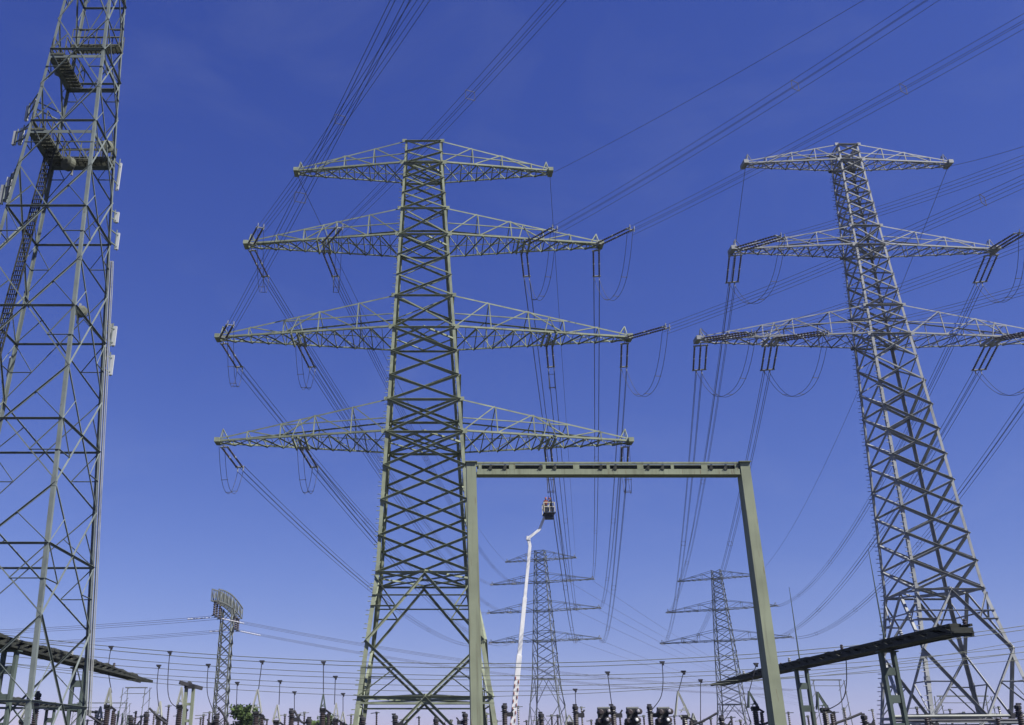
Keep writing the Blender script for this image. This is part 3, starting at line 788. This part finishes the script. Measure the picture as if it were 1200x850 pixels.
MB().bar(j3, bk + Vector((-.2, 0, -.45)), .3, .3, (0, 1, 0)).build('basket_mount', 'navy', cage)
t = MB(); t.lathe((s0.x, 0, 1.2), (0, 0, 1), [(0, 1.1), (.5, 1.1), (.6, .9)], 16); t.box((s0.x - .5, 0, 2.2), (2.2, 1.6, 1.0)); t.build('turret', 'white', bl)
t = MB(); t.box((0, 0, .95), (6.5, 2.2, .5)); t.build('chassis', 'white', bl)
for x in (-2.2, 2.2):
    for y in (-1.1, 1.1):
        wv = MB().lathe((x, y - .2, .55), (0, 1, 0), [(0, .3), (.02, .55), (.38, .55), (.4, .3)], 16).build('wheel', 'black', bl)
        MB().lathe((x, y + (.2 if y > 0 else -.21), .55), (0, 1, 0), [(0, .1), (.01, .28)], 12).build('rim', 'white', wv)

def person(loc, rz, label, shirt, raised):
    """one continuous skinned body with head, hair/helmet and clothing as children"""
    root_me = bpy.data.meshes.new('person')
    V = [(0, 0, .95), (0, 0, 1.15), (0, 0, 1.38), (0, 0, 1.5), (0, -.02, 1.62), (0, -.03, 1.72),
         (-.1, 0, .9), (-.12, .0, .5), (-.12, .03, .08), (-.12, -.14, .04), (.1, 0, .9), (.12, 0, .5), (.12, .03, .08), (.12, -.14, .04),
         (-.19, 0, 1.42), (-.27, -.03, 1.14), (-.24, -.26, 1.05), (-.22, -.36, 1.06), (.19, 0, 1.42)]
    V += [(.3, -.08, 1.62), (.3, -.2, 1.86), (.3, -.23, 1.96)] if raised else [(.27, -.03, 1.14), (.22, -.26, 1.05), (.2, -.36, 1.06)]
    E = [(0, 1), (1, 2), (2, 3), (3, 4), (4, 5), (0, 6), (6, 7), (7, 8), (8, 9), (0, 10), (10, 11), (11, 12), (12, 13), (2, 14), (14, 15), (15, 16), (16, 17), (2, 18), (18, 19), (19, 20), (20, 21)]
    Rr = [.15, .15, .17, .06, .1, .085, .1, .07, .05, .045, .1, .07, .05, .045, .075, .055, .042, .045, .075, .055, .042, .045]
    root_me.from_pydata(V, E, []); root_me.update()
    o = bpy.data.objects.new('person', root_me); C.objects.link(o)
    o.modifiers.new('skin', 'SKIN').use_smooth_shade = True
    for i, sv in enumerate(root_me.skin_vertices[0].data): sv.radius = (Rr[i] * 1.0, Rr[i] * .85); sv.use_root = (i == 0)
    root_me.materials.append(M[shirt])
    sb = o.modifiers.new('sub', 'SUBSURF'); sb.levels = 2; sb.render_levels = 2
    o.location = loc; o.rotation_euler = (0, 0, rz); tag(o, label, 'person', 'workers in the lift basket')
    MB().lathe((0, -.03, 1.68), (0, 0, 1), [(0, .135), (.04, .13), (.1, .1), (.14, .04)], 12).build('helmet', 'red', o)
    f = MB().lathe((0, -.075, 1.56), (0, -.15, 1), [(0, .03), (.04, .07), (.1, .075), (.14, .06)], 10); f.build('face', 'skin', o)
    return o
flo = org + bk + Vector((0, 0, -.18))
person(flo + Vector((-.28, -.1, 0)), R(10), 'person in dark red jacket standing at the left of the lift basket', 'jacket', True)
person(flo + Vector((.25, .1, 0)), R(-25), 'person in dark clothes standing at the right of the lift basket', 'navy', False)

# ------------------------------------------------------------------ busbar conductors strung across the yard
YB = 50.0
def through(p0, p1, p2):
    """lagrange in pixel x through three pixel points"""
    (a, ya), (b, yb), (c, yc) = p0, p1, p2
    return lambda x: ya * (x-b)*(x-c)/((a-b)*(a-c)) + yb * (x-a)*(x-c)/((b-a)*(b-c)) + yc * (x-a)*(x-b)/((c-a)*(c-b))
buses = [('topmost twin', through((110, 758), (560, 780), (980, 761)), 2, YB), ('second', through((110, 770), (560, 792), (890, 784)), 1, YB + 2),
         ('third', through((110, 778), (560, 797), (890, 789)), 1, YB + 3.5), ('fourth', through((110, 786), (560, 804), (830, 799)), 1, YB + 5), ('fifth', through((110, 789), (560, 810.5), (830, 802)), 1, YB + 6.5), ('lowest', through((110, 793), (560, 816.5), (830, 803)), 1, YB + 8)]
for nm, fn, k, Y in buses:
    xs = [-140 + 60 * i for i in range(26)]
    lab = '%s of the long sagging bus conductors strung across the switchyard' % nm
    pts = [at(x, fn(x), Y) for x in xs]; o0 = pts[0].copy()
    if k == 2:
        root = thing('bus_conductor', lab, 'bus conductor', o0, 0, 'bus conductors across the yard')
        for dz, dy in ((.09, 0), (-.09, .25)): MB().tube([p - o0 + Vector((0, dy, dz)) for p in pts], .02, 6).build('wire', 'buswire', root)
    else:
        tag(MB().tube([p - o0 for p in pts], .017, 6).build('bus_conductor', 'buswire', None, o0), lab, 'bus conductor', 'bus conductors across the yard')
# droppers with clamps: pixel points, clamp at the first
def smooth(pts, n=6):
    out = []
    for i in range(len(pts) - 1):
        p0, p1, p2, p3 = pts[max(i-1, 0)], pts[i], pts[i+1], pts[min(i+2, len(pts)-1)]
        for k in range(n):
            t = k / n
            out.append(.5 * ((2*p1) + (p2-p0)*t + (2*p0-5*p1+4*p2-p3)*t*t + (3*p1-p0-3*p2+p3)*t**3))
    out.append(pts[-1]); return out
drops = [([(199, 765), (197, 790), (197, 812), (201, 824), (209, 830)], 50, 'above the left equipment, bent at its foot'), ([(186, 781), (184, 805), (186, 828)], 52, 'just left of the bent one'), ([(130, 759), (127, 785), (131, 812)], 50, 'near the tip of the left gantry'),
         ([(244, 780), (243, 812), (252, 838)], 52, 'left of the small far pylon'), ([(278, 801), (277, 832)], 55, 'above the larger bush'), ([(307, 776), (303, 808)], 50, 'right of the larger bush'), ([(328, 799), (327, 826)], 55, 'left of the smaller bush'),
         ([(379, 777), (379, 812)], 50, 'above the smaller bush'), ([(393, 794), (392, 826)], 53.5, 'right of the smaller bush'), ([(345, 812), (345, 836)], 58, 'between the two bushes, very short'), ([(402, 814), (402, 836)], 58, 'beside the left leg of the green pylon'),
         ([(674, 809), (675, 828)], 56, 'right of the distant four armed pylon'), ([(712, 789), (717, 827)], 50, 'above the round breaker heads, left one'), ([(776, 777), (777, 800), (774, 818), (764, 832)], 50, 'above the round breaker heads, bent at its foot'), ([(801, 788), (795, 811)], 50.5, 'beside the tall pale spike'),
         ([(821, 798), (821, 846)], 55, 'at the far tip of the right gantry'), ([(886, 779), (878, 811)], 50.5, 'left of the portal leg'), ([(991, 764), (992, 800), (986, 822), (965, 834)], 42, 'under the right gantry, curving left')]
for pts, Y, wh in drops:
    P = smooth([at(x, y, Y) for x, y in pts]); o0 = P[0].copy()
    root = thing('dropper_wire', 'vertical dropper wire with dark clamp %s' % wh, 'dropper wire', o0, 0, 'dropper wires')
    MB().tube([p - o0 for p in P], .021, 6).build('wire', 'cable', root)
    MB().box((0, 0, .02), (.17, .13, .12)).box((.03, 0, -.07), (.09, .1, .1)).bar((-.13, 0, .05), (.13, 0, .05), .06).build('clamp', 'cable', root)

# ------------------------------------------------------------------ switchgear along the bottom edge
def support(root, h, wd=.32):
    m = MB(); hw = wd / 2
    for sx in (-1, 1):
        for sy in (-1, 1): m.angle((sx * hw, sy * hw, 0), (sx * hw, sy * hw, h), .07, .012, (-sx, 0, 0), (0, -sy, 0))
    k = max(2, int(h / .5))
    for i in range(k):
        a, b = h * i / k, h * (i + 1) / k
        for sy in (-1, 1): m.bar((-hw, sy * hw, a), (hw, sy * hw, b), .04, .02)
        for sx in (-1, 1): m.bar((sx * hw, -hw, b), (sx * hw, hw, a), .04, .02)
    m.box((0, 0, h + .02), (wd + .1, wd + .1, .04)); m.build('support_frame', 'post', root)
def post_ins(root, z0, z1, r=.15, x=0, y=0, mat='brown'):
    MB().lathe((x, y, z0), (0, 0, 1), sheds(z1 - z0, r * .72, r, max(5, int((z1 - z0) / .085))), 9).build('insulator_column', mat, root)
def zat(py, Y): return CAMZ + ray(0, py)[1] * Y
def base(px, py, Y): p = at(px, py, Y); return Vector((p.x, Y, 0))
def insulator_post(px, top, Y, label, arm=0):
    z = zat(top, Y); root = thing('post_insulator', label, 'insulator', base(px, top, Y), 0, 'dark post insulators'); h = max(.8, z - 1.9)
    support(root, h); post_ins(root, h + .04, z - .2)
    c = MB().lathe((0, 0, z - .2), (0, 0, 1), [(0, .1), (.03, .15), (.15, .15), (.2, .08)], 10)
    arm = arm or random.choice((-1, 1, 1, 0))
    c.lathe((0, 0, z - .34), (0, 0, 1), [(0, .1), (.01, .19), (.04, .19), (.05, .1)], 12); c.box((random.uniform(-.08, .08), 0, z + .03), (.2, .1, .08))
    if arm: c.box((arm * .22, 0, z - .45), (.4, .14, .2)); c.bar((arm * .3, 0, z - .4), (arm * .45, 0, z - .2), .07)
    c.build('terminal_cap', 'cable', root); return root
def pantograph(px, top, foot, Y, label, lean=0, wd=.38, mat='alu'):
    z, zf = zat(top, Y), zat(foot, Y); root = thing('pantograph_switch', label, 'switch', base(px, top, Y), 0, 'pantograph switches')
    h = max(.6, zf - 1.5); support(root, h); post_ins(root, h + .04, zf, .16); post_ins(root, h + .04, zf - .1, .1, x=.3)
    m = MB(); hb = z - zf
    for sy in (-.12, .12):
        m.bar((lean * wd * .2 - wd * .5, sy, zf + hb * .1), (lean * .1, sy * .4, z), .055)
        m.bar((wd * .5, sy, zf + hb * .1), (lean * .1, sy * .4, z), .055)
        m.bar((-wd * .5, sy, zf + hb * .1), (0, sy, zf), .06); m.bar((wd * .5, sy, zf + hb * .1), (0, sy, zf), .06)
        m.bar((-wd * .42, sy, zf + hb * .3), (wd * .42, sy, zf + hb * .3), .035)
    m.bar((-wd * .4, -.12, zf + hb * .2), (wd * .3, .12, zf + hb * .5), .03)
    a = m.build('pantograph_arm', mat, root)
    MB().box((0, 0, zf + .05), (.3, .3, .22)).build('drive_housing', 'cable', root)
    MB().bar((.1, 0, zf + .1), (.42, -.05, zf - .12), .09).build('contact_arm', 'cable', root); return root
def breaker(px, top, Y, label, heads=2, white=True):
    z = zat(top, Y); root = thing('circuit_breaker', label, 'circuit breaker', base(px, top, Y), 0, 'circuit breakers'); h = z - 2.2
    support(root, h, .45); post_ins(root, h + .04, z - .95, .17); post_ins(root, h + .04, z - .7, .14, x=-.4); 
    MB().box((-.05, .15, z - .45), (.5, .3, .9)).build('head_housing', 'cable', root)
    for k in range(heads):
        zc = z - .2 - .4 * k; x = .06 + (.1 if k == 0 else 0)
        o = MB().lathe((x, .5, zc), (0.06, -1, 0), sheds(.95, .105, .145, 9), 14).build('interrupter', 'brown', root)
        MB().lathe((x - .05, -.46, zc), (0.06, -1, 0), [(0, .09), (.02, .135), (.07, .135), (.09, .1)], 16).build('end_cap', 'cable', o)
        MB().lathe((x - .045, -.555, zc), (0.06, -1, 0), [(0, .08), (.015, .075), (.03, .05)], 14).build('end_cover', 'white' if (white and k) else 'grey_ins', o)
        MB().lathe((x - .34, .45, zc - .03), (-.06, -1, 0), sheds(.8, .09, .13, 8), 12).build('interrupter', 'brown', root)
    MB().bar((.1, -.3, z - .05), (.3, -.35, z - .12), .05).bar((-.35, -.2, z - .03), (.2, -.3, z - .02), .06).build('terminal_bar', 'alu', root)
    MB().bar((-.25, -.1, z - 1.0), (.25, -.4, z - .75), .07).build('linkage', 'alu', root)
    return root
insulator_post(45, 812, 44, 'dark post insulator standing under the left gantry', 0)
pantograph(30, 830, 848, 46, 'pale folded pantograph switch at the far left under the gantry')
pantograph(129, 806, 830, 49, 'folded pantograph switch below the left gantry\'s tip', wd=.3)
pantograph(118, 828, 846, 53, 'low pale pantograph switch left of the one below the gantry tip', wd=.3)
insulator_post(154, 840, 50, 'short dark post insulator between the thin bare poles')
insulator_post(172, 836, 50, 'dark post insulator with black cable running off to the right', 0)
pantograph(188, 822, 842, 54, 'narrow pale pantograph switch right of the cabled insulator', wd=.28)
pantograph(213, 805, 830, 50, 'tall pale pantograph switch beside the green twin post', wd=.3)
insulator_post(254, 838, 50, 'dark post insulator at the foot of the small far pylon')
pantograph(325, 826, 848, 52, 'slender grey pantograph switch between the two bushes')
insulator_post(342, 832, 50, 'dark post insulator with pale cap and drooping cable')
insulator_post(362, 842, 50, 'low dark post insulator where the drooping cable ends')
pantograph(379, 813, 834, 50, 'dark thin pantograph switch behind the smaller bush', wd=.25, mat='post')
pantograph(394, 824, 846, 53, 'grey pantograph switch right of the smaller bush', wd=.3)
pantograph(402, 834, 850, 58, 'low grey pantograph switch by the green pylon\'s left leg', wd=.3)
pantograph(302, 808, 838, 50, 'wide pale inverted V switch arm standing behind the larger bush', wd=.5)
insulator_post(425, 840, 48, 'dark post insulator in front of the green pylon\'s left leg')
insulator_post(463, 838, 50, 'dark post insulator left inside the green pylon\'s feet', 1)
insulator_post(511, 842, 51, 'dark post insulator midway inside the green pylon\'s feet')
insulator_post(545, 836, 52, 'dark post insulator just left of the portal\'s left post')
insulator_post(591, 826, 50, 'dark post insulator left of the white boom')
insulator_post(634, 836, 50, 'dark post insulator below the distant four armed pylon')
insulator_post(674, 827, 50, 'dark post insulator under the short dropper right of the far pylon', 1)
pantograph(667, 838, 850, 54, 'low pale switch arm left of the post insulator right of far pylon', wd=.5)
breaker(708, 829, 50, 'dark circuit breaker with grey heads, leftmost of the row', 2, False)
insulator_post(718, 827, 49, 'dark post insulator attached beside the leftmost circuit breaker')
breaker(742, 829, 50, 'circuit breaker with white round end cap, middle of the row')
insulator_post(761, 827, 50, 'dark post insulator between the two white capped breakers', 1)
breaker(778, 829, 50, 'circuit breaker with white round end cap, right of the row')
pantograph(799, 810, 842, 50, 'tall sharp pale pantograph spike right of the breakers', lean=-2, wd=.5)
pantograph(812, 836, 848, 54, 'low pale pantograph switch right of the tall sharp spike', wd=.25)
insulator_post(845, 840, 50, 'dark post insulator under the distant three armed pylon')
pantograph(882, 810, 832, 50, 'dark tall pantograph switch left of the leaning portal leg', lean=-2, wd=.35, mat='post')
insulator_post(908, 838, 48, 'dark post insulator beside the leaning portal leg\'s foot')
pantograph(963, 811, 834, 46, 'dark narrow pantograph switch under the right gantry', lean=-2, wd=.35, mat='post')
insulator_post(1012, 838, 46, 'dark post insulator left of the right gantry\'s near post')
insulator_post(1087, 838, 47, 'dark post insulator in front of the grey pylon\'s front leg')
# green twin post with a cross head
tw = thing('twin_post', 'green twin post with a dark cross head left of the small far pylon', 'post', base(223, 803, 48), 0); zt2 = zat(806, 48)
for s in (-.17, .17): MB().bar((s, 0, 0), (s, 0, zt2), .14, .16).build('post', 'green', tw)
g = MB()
for q in range(1, 6): g.box((0, 0, q * zt2 / 6), (.2, .12, .12))
g.build('batten_plate', 'green', tw)
g = MB(); g.bar((-.45, -.3, zt2 + .22), (.52, .3, zt2 - .02), .16, .16); g.box((0, 0, zt2 + .05), (.5, .3, .18)); g.lathe((-.05, 0, zt2 + .12), (0, 0, 1), [(0, .12), (.1, .14), (.16, .06)], 10); g.build('cross_head', 'cable', tw)
# thin bare poles and far gantry frames
for i, (px, top, Y, wh) in enumerate(((139, 833, 56, 'left'), (144, 836, 57, 'middle'), (150, 838, 58, 'right'))):
    z = zat(top, Y); tag(MB().tube([(0, 0, 0), (0, 0, z)], .05, 8).build('thin_pole', 'post', None, base(px, top, Y)), 'thin bare steel pole, %s of three below the left gantry\'s tip' % wh, 'pole', 'thin bare poles')
def frame(px0, px1, top, Y, label, x2=None):
    a, b = at(px0, top, Y), at(px1, top, Y); root = thing('far_gantry', label, 'gantry', (a.x, Y, 0), 0, 'faint far gantries'); w_ = b.x - a.x; z = a.z
    g = MB(); g.bar((0, 0, z), (w_, 0, z), .1, .1); g.bar((0, 0, z - .5), (w_, 0, z - .5), .05); g.build('beam', 'farsteel', root)
    for x in ((.0, w_) if x2 is None else x2):
        p = MB()
        for s in (-.35, .35): p.bar((x + s * 1.4, 0, 0), (x + s * .6, 0, z), .055)
        for k in range(8): p.bar((x - .4, 0, z * k / 8), (x + .38, 0, z * (k + 1) / 8), .035)
        p.build('lattice_post', 'farsteel', root)
frame(147, 173, 806, 90, 'faint thin far gantry frame right below the left gantry\'s tip')
frame(90, 150, 824, 110, 'faint low far gantry frame behind the left gantry')
frame(950, 986, 797, 90, 'faint thin far gantry frame under the right gantry')
frame(1098, 1158, 816, 80, 'thin grey gantry frame seen between the grey pylon\'s feet')
# slim far apparatus filling the skyline of the yard
rn = random.Random(21)
def far_post(px, top, Y):
    z = zat(top, Y); root = thing('far_post', 'slim grey far post with a small crossbar in the back rows of the switchyard', 'post', base(px, top, Y), rn.uniform(-.6, .6), 'slim far posts of the back rows')
    h = z * .5; g = MB(); g.bar((-.12, 0, 0), (-.05, 0, h), .07); g.bar((.12, 0, 0), (.05, 0, h), .07)
    for k in range(4): g.bar((-.1, 0, h * k / 4), (.1, 0, h * (k + 1) / 4), .04)
    g.build('support_frame', 'farsteel', root)
    MB().lathe((0, 0, h), (0, 0, 1), sheds(z - h - .1, .06, .1, 14), 8).build('insulator_column', 'brown', root)
    w_ = rn.uniform(.2, .7); MB().bar((-w_, 0, z - .1), (w_ * rn.uniform(.2, 1), 0, z - .05), .06).box((0, 0, z - .05), (.16, .16, .16)).build('crossbar', 'farsteel', root)
for px in (104, 111, 121, 136, 160, 165, 180, 196, 206, 218, 235, 240, 247, 262, 313, 333, 351, 357, 410, 440, 478, 492, 530, 570, 583, 606, 618, 628, 646, 655, 683, 692, 728, 753, 790, 822, 833, 858, 868, 893, 922, 948, 955, 976, 990, 1024, 1060, 1074, 1112, 1128, 1150, 1172):
    far_post(px + rn.uniform(-2, 2), rn.choice((828, 833, 836, 839, 842, 844)) + rn.uniform(-2, 2), rn.uniform(74, 96))
# pale tubular busbars at the right corner
for i, (py, Y, nm) in enumerate(((839, 45, 'upper pale'), (844, 47, 'lower pale'))):
    a, b = at(1046, py + 1, Y), at(1290, py - 1, Y); root = thing('tube_busbar', '%s tubular busbar running low at the bottom right corner' % nm, 'busbar', (a.x, Y, 0), 0, 'tubular busbars')
    MB().tube([(0, 0, a.z), (b.x - a.x, 0, b.z)], .06, 8).build('tube', 'alu' if i == 0 else 'wire', root)
    for t in (.16, .5, .84):
        x = (b.x - a.x) * t; post_ins(root, a.z - 1.3, a.z - .06, .11, x=x); MB().bar((x, 0, 0), (x, 0, a.z - 1.3), .16).build('support_post', 'post', root)
# dark bracket stub at the right edge
insulator_post(1192, 826, 45, 'dark post insulator at the right edge under the grey pylon', -1)
# loose black cables between the apparatus
for pts, Y, wh in (([(175, 830), (184, 839), (196, 849)], 50, 'sloping right from the cabled insulator'), ([(256, 829), (262, 838), (268, 850)], 50, 'beside the small far pylon\'s foot'), ([(345, 833), (352, 845), (358, 847), (362, 843)], 50, 'drooping between two insulators left of the smaller bush'),
                   ([(808, 850), (822, 846), (840, 836)], 50, 'rising to the insulator below the distant three armed pylon'), ([(888, 850), (898, 848), (910, 842)], 48, 'beside the leaning portal leg\'s foot'), ([(972, 850), (990, 844), (1010, 836)], 46, 'rising under the right gantry'), ([(97, 833), (108, 841), (120, 849)], 50, 'below the left gantry\'s second post')):
    P = smooth([at(x, y, Y) for x, y in pts]); o0 = P[0].copy()
    tag(MB().tube([p - o0 for p in P], .055, 7).build('loose_cable', 'cable', None, o0), 'short thick black cable %s' % wh, 'cable', 'black cables between the switchgear')

# ------------------------------------------------------------------ bushes
def bush(px, top, Y, wpx, label, mat, seed, n=2600):
    rnd = random.Random(seed); z = zat(top, Y); wd = wpx / 1180 * Y; p = base(px, top, Y)
    root = thing('bushy_tree', label, 'tree', p, 0, 'trees behind the switchgear')
    t = MB(); t.tube([(0, 0, 0), (.06, .03, z * .4), (.0, 0, z * .85)], [.14, .1, .03], 8)
    tips = []
    for k in range(16):
        a = rnd.uniform(0, 6.28); zz = rnd.uniform(.3, .8) * z; q = Vector((math.cos(a) * wd * .42 * rnd.uniform(.5, 1), math.sin(a) * wd * .42 * rnd.uniform(.5, 1), min(z * .95, zz + z * .2 * rnd.uniform(.3, 1))))
        if k == 0: q = Vector((-.1 * wd, 0, z * .9))
        t.tube([(0, 0, zz), tuple(Vector((0, 0, zz)).lerp(q, .6) + Vector((0, 0, .1))), q], [.05, .03, .012], 5); tips.append(q)
    t.build('trunk', 'bark', root)
    c = MB()
    for k in range(n):
        q = tips[rnd.randrange(len(tips))]; s = wd * .17
        o = Vector((rnd.gauss(0, s), rnd.gauss(0, s), rnd.gauss(0, s * .8))) + q
        if o.z > z: o.z = z - rnd.random() * .4
        l = rnd.uniform(.08, .17); u = Vector((rnd.gauss(0, 1), rnd.gauss(0, 1), rnd.gauss(0, .6))).normalized(); v = u.orthogonal().normalized()
        i = len(c.v); c.v += [tuple(o - u * l), tuple(o + v * l * .45), tuple(o + u * l), tuple(o - v * l * .45)]; c.f.append((i, i + 1, i + 2, i + 3))
    c.build('crown', mat, root)
bush(284, 826, 66, 26, 'green bushy tree left of the pale inverted V switch arm', 'leaf', 3)
bush(297, 834, 68, 24, 'duller bushy tree growing behind the pale inverted V switch arm', 'leaf_pale', 5, 1800)
bush(386, 836, 64, 22, 'small green bushy tree just left of the green pylon\'s leg', 'leaf', 9, 1800)
bush(369, 844, 66, 10, 'tiny green bushy tree beside the low dark post insulator', 'leaf', 11, 700)

# ------------------------------------------------------------------ air
hz = bpy.data.materials.new('haze_air'); hz.use_nodes = True; t = hz.node_tree; t.nodes.clear()
o_ = t.nodes.new('ShaderNodeOutputMaterial'); v_ = t.nodes.new('ShaderNodeVolumePrincipled')
v_.inputs['Color'].default_value = (.62, .74, 1, 1); v_.inputs['Density'].default_value = HAZE; v_.inputs['Anisotropy'].default_value = .0
t.links.new(v_.outputs[0], o_.inputs['Volume'])
if HAZE:
    hb = MB().box((0, 300, 34), (2600, 2600, 70)).build('haze', hz); tag(hb, kind='stuff')
    import bmesh
    b_ = bmesh.new(); b_.from_mesh(hb.data); bmesh.ops.recalc_face_normals(b_, faces=b_.faces); b_.to_mesh(hb.data); b_.free()
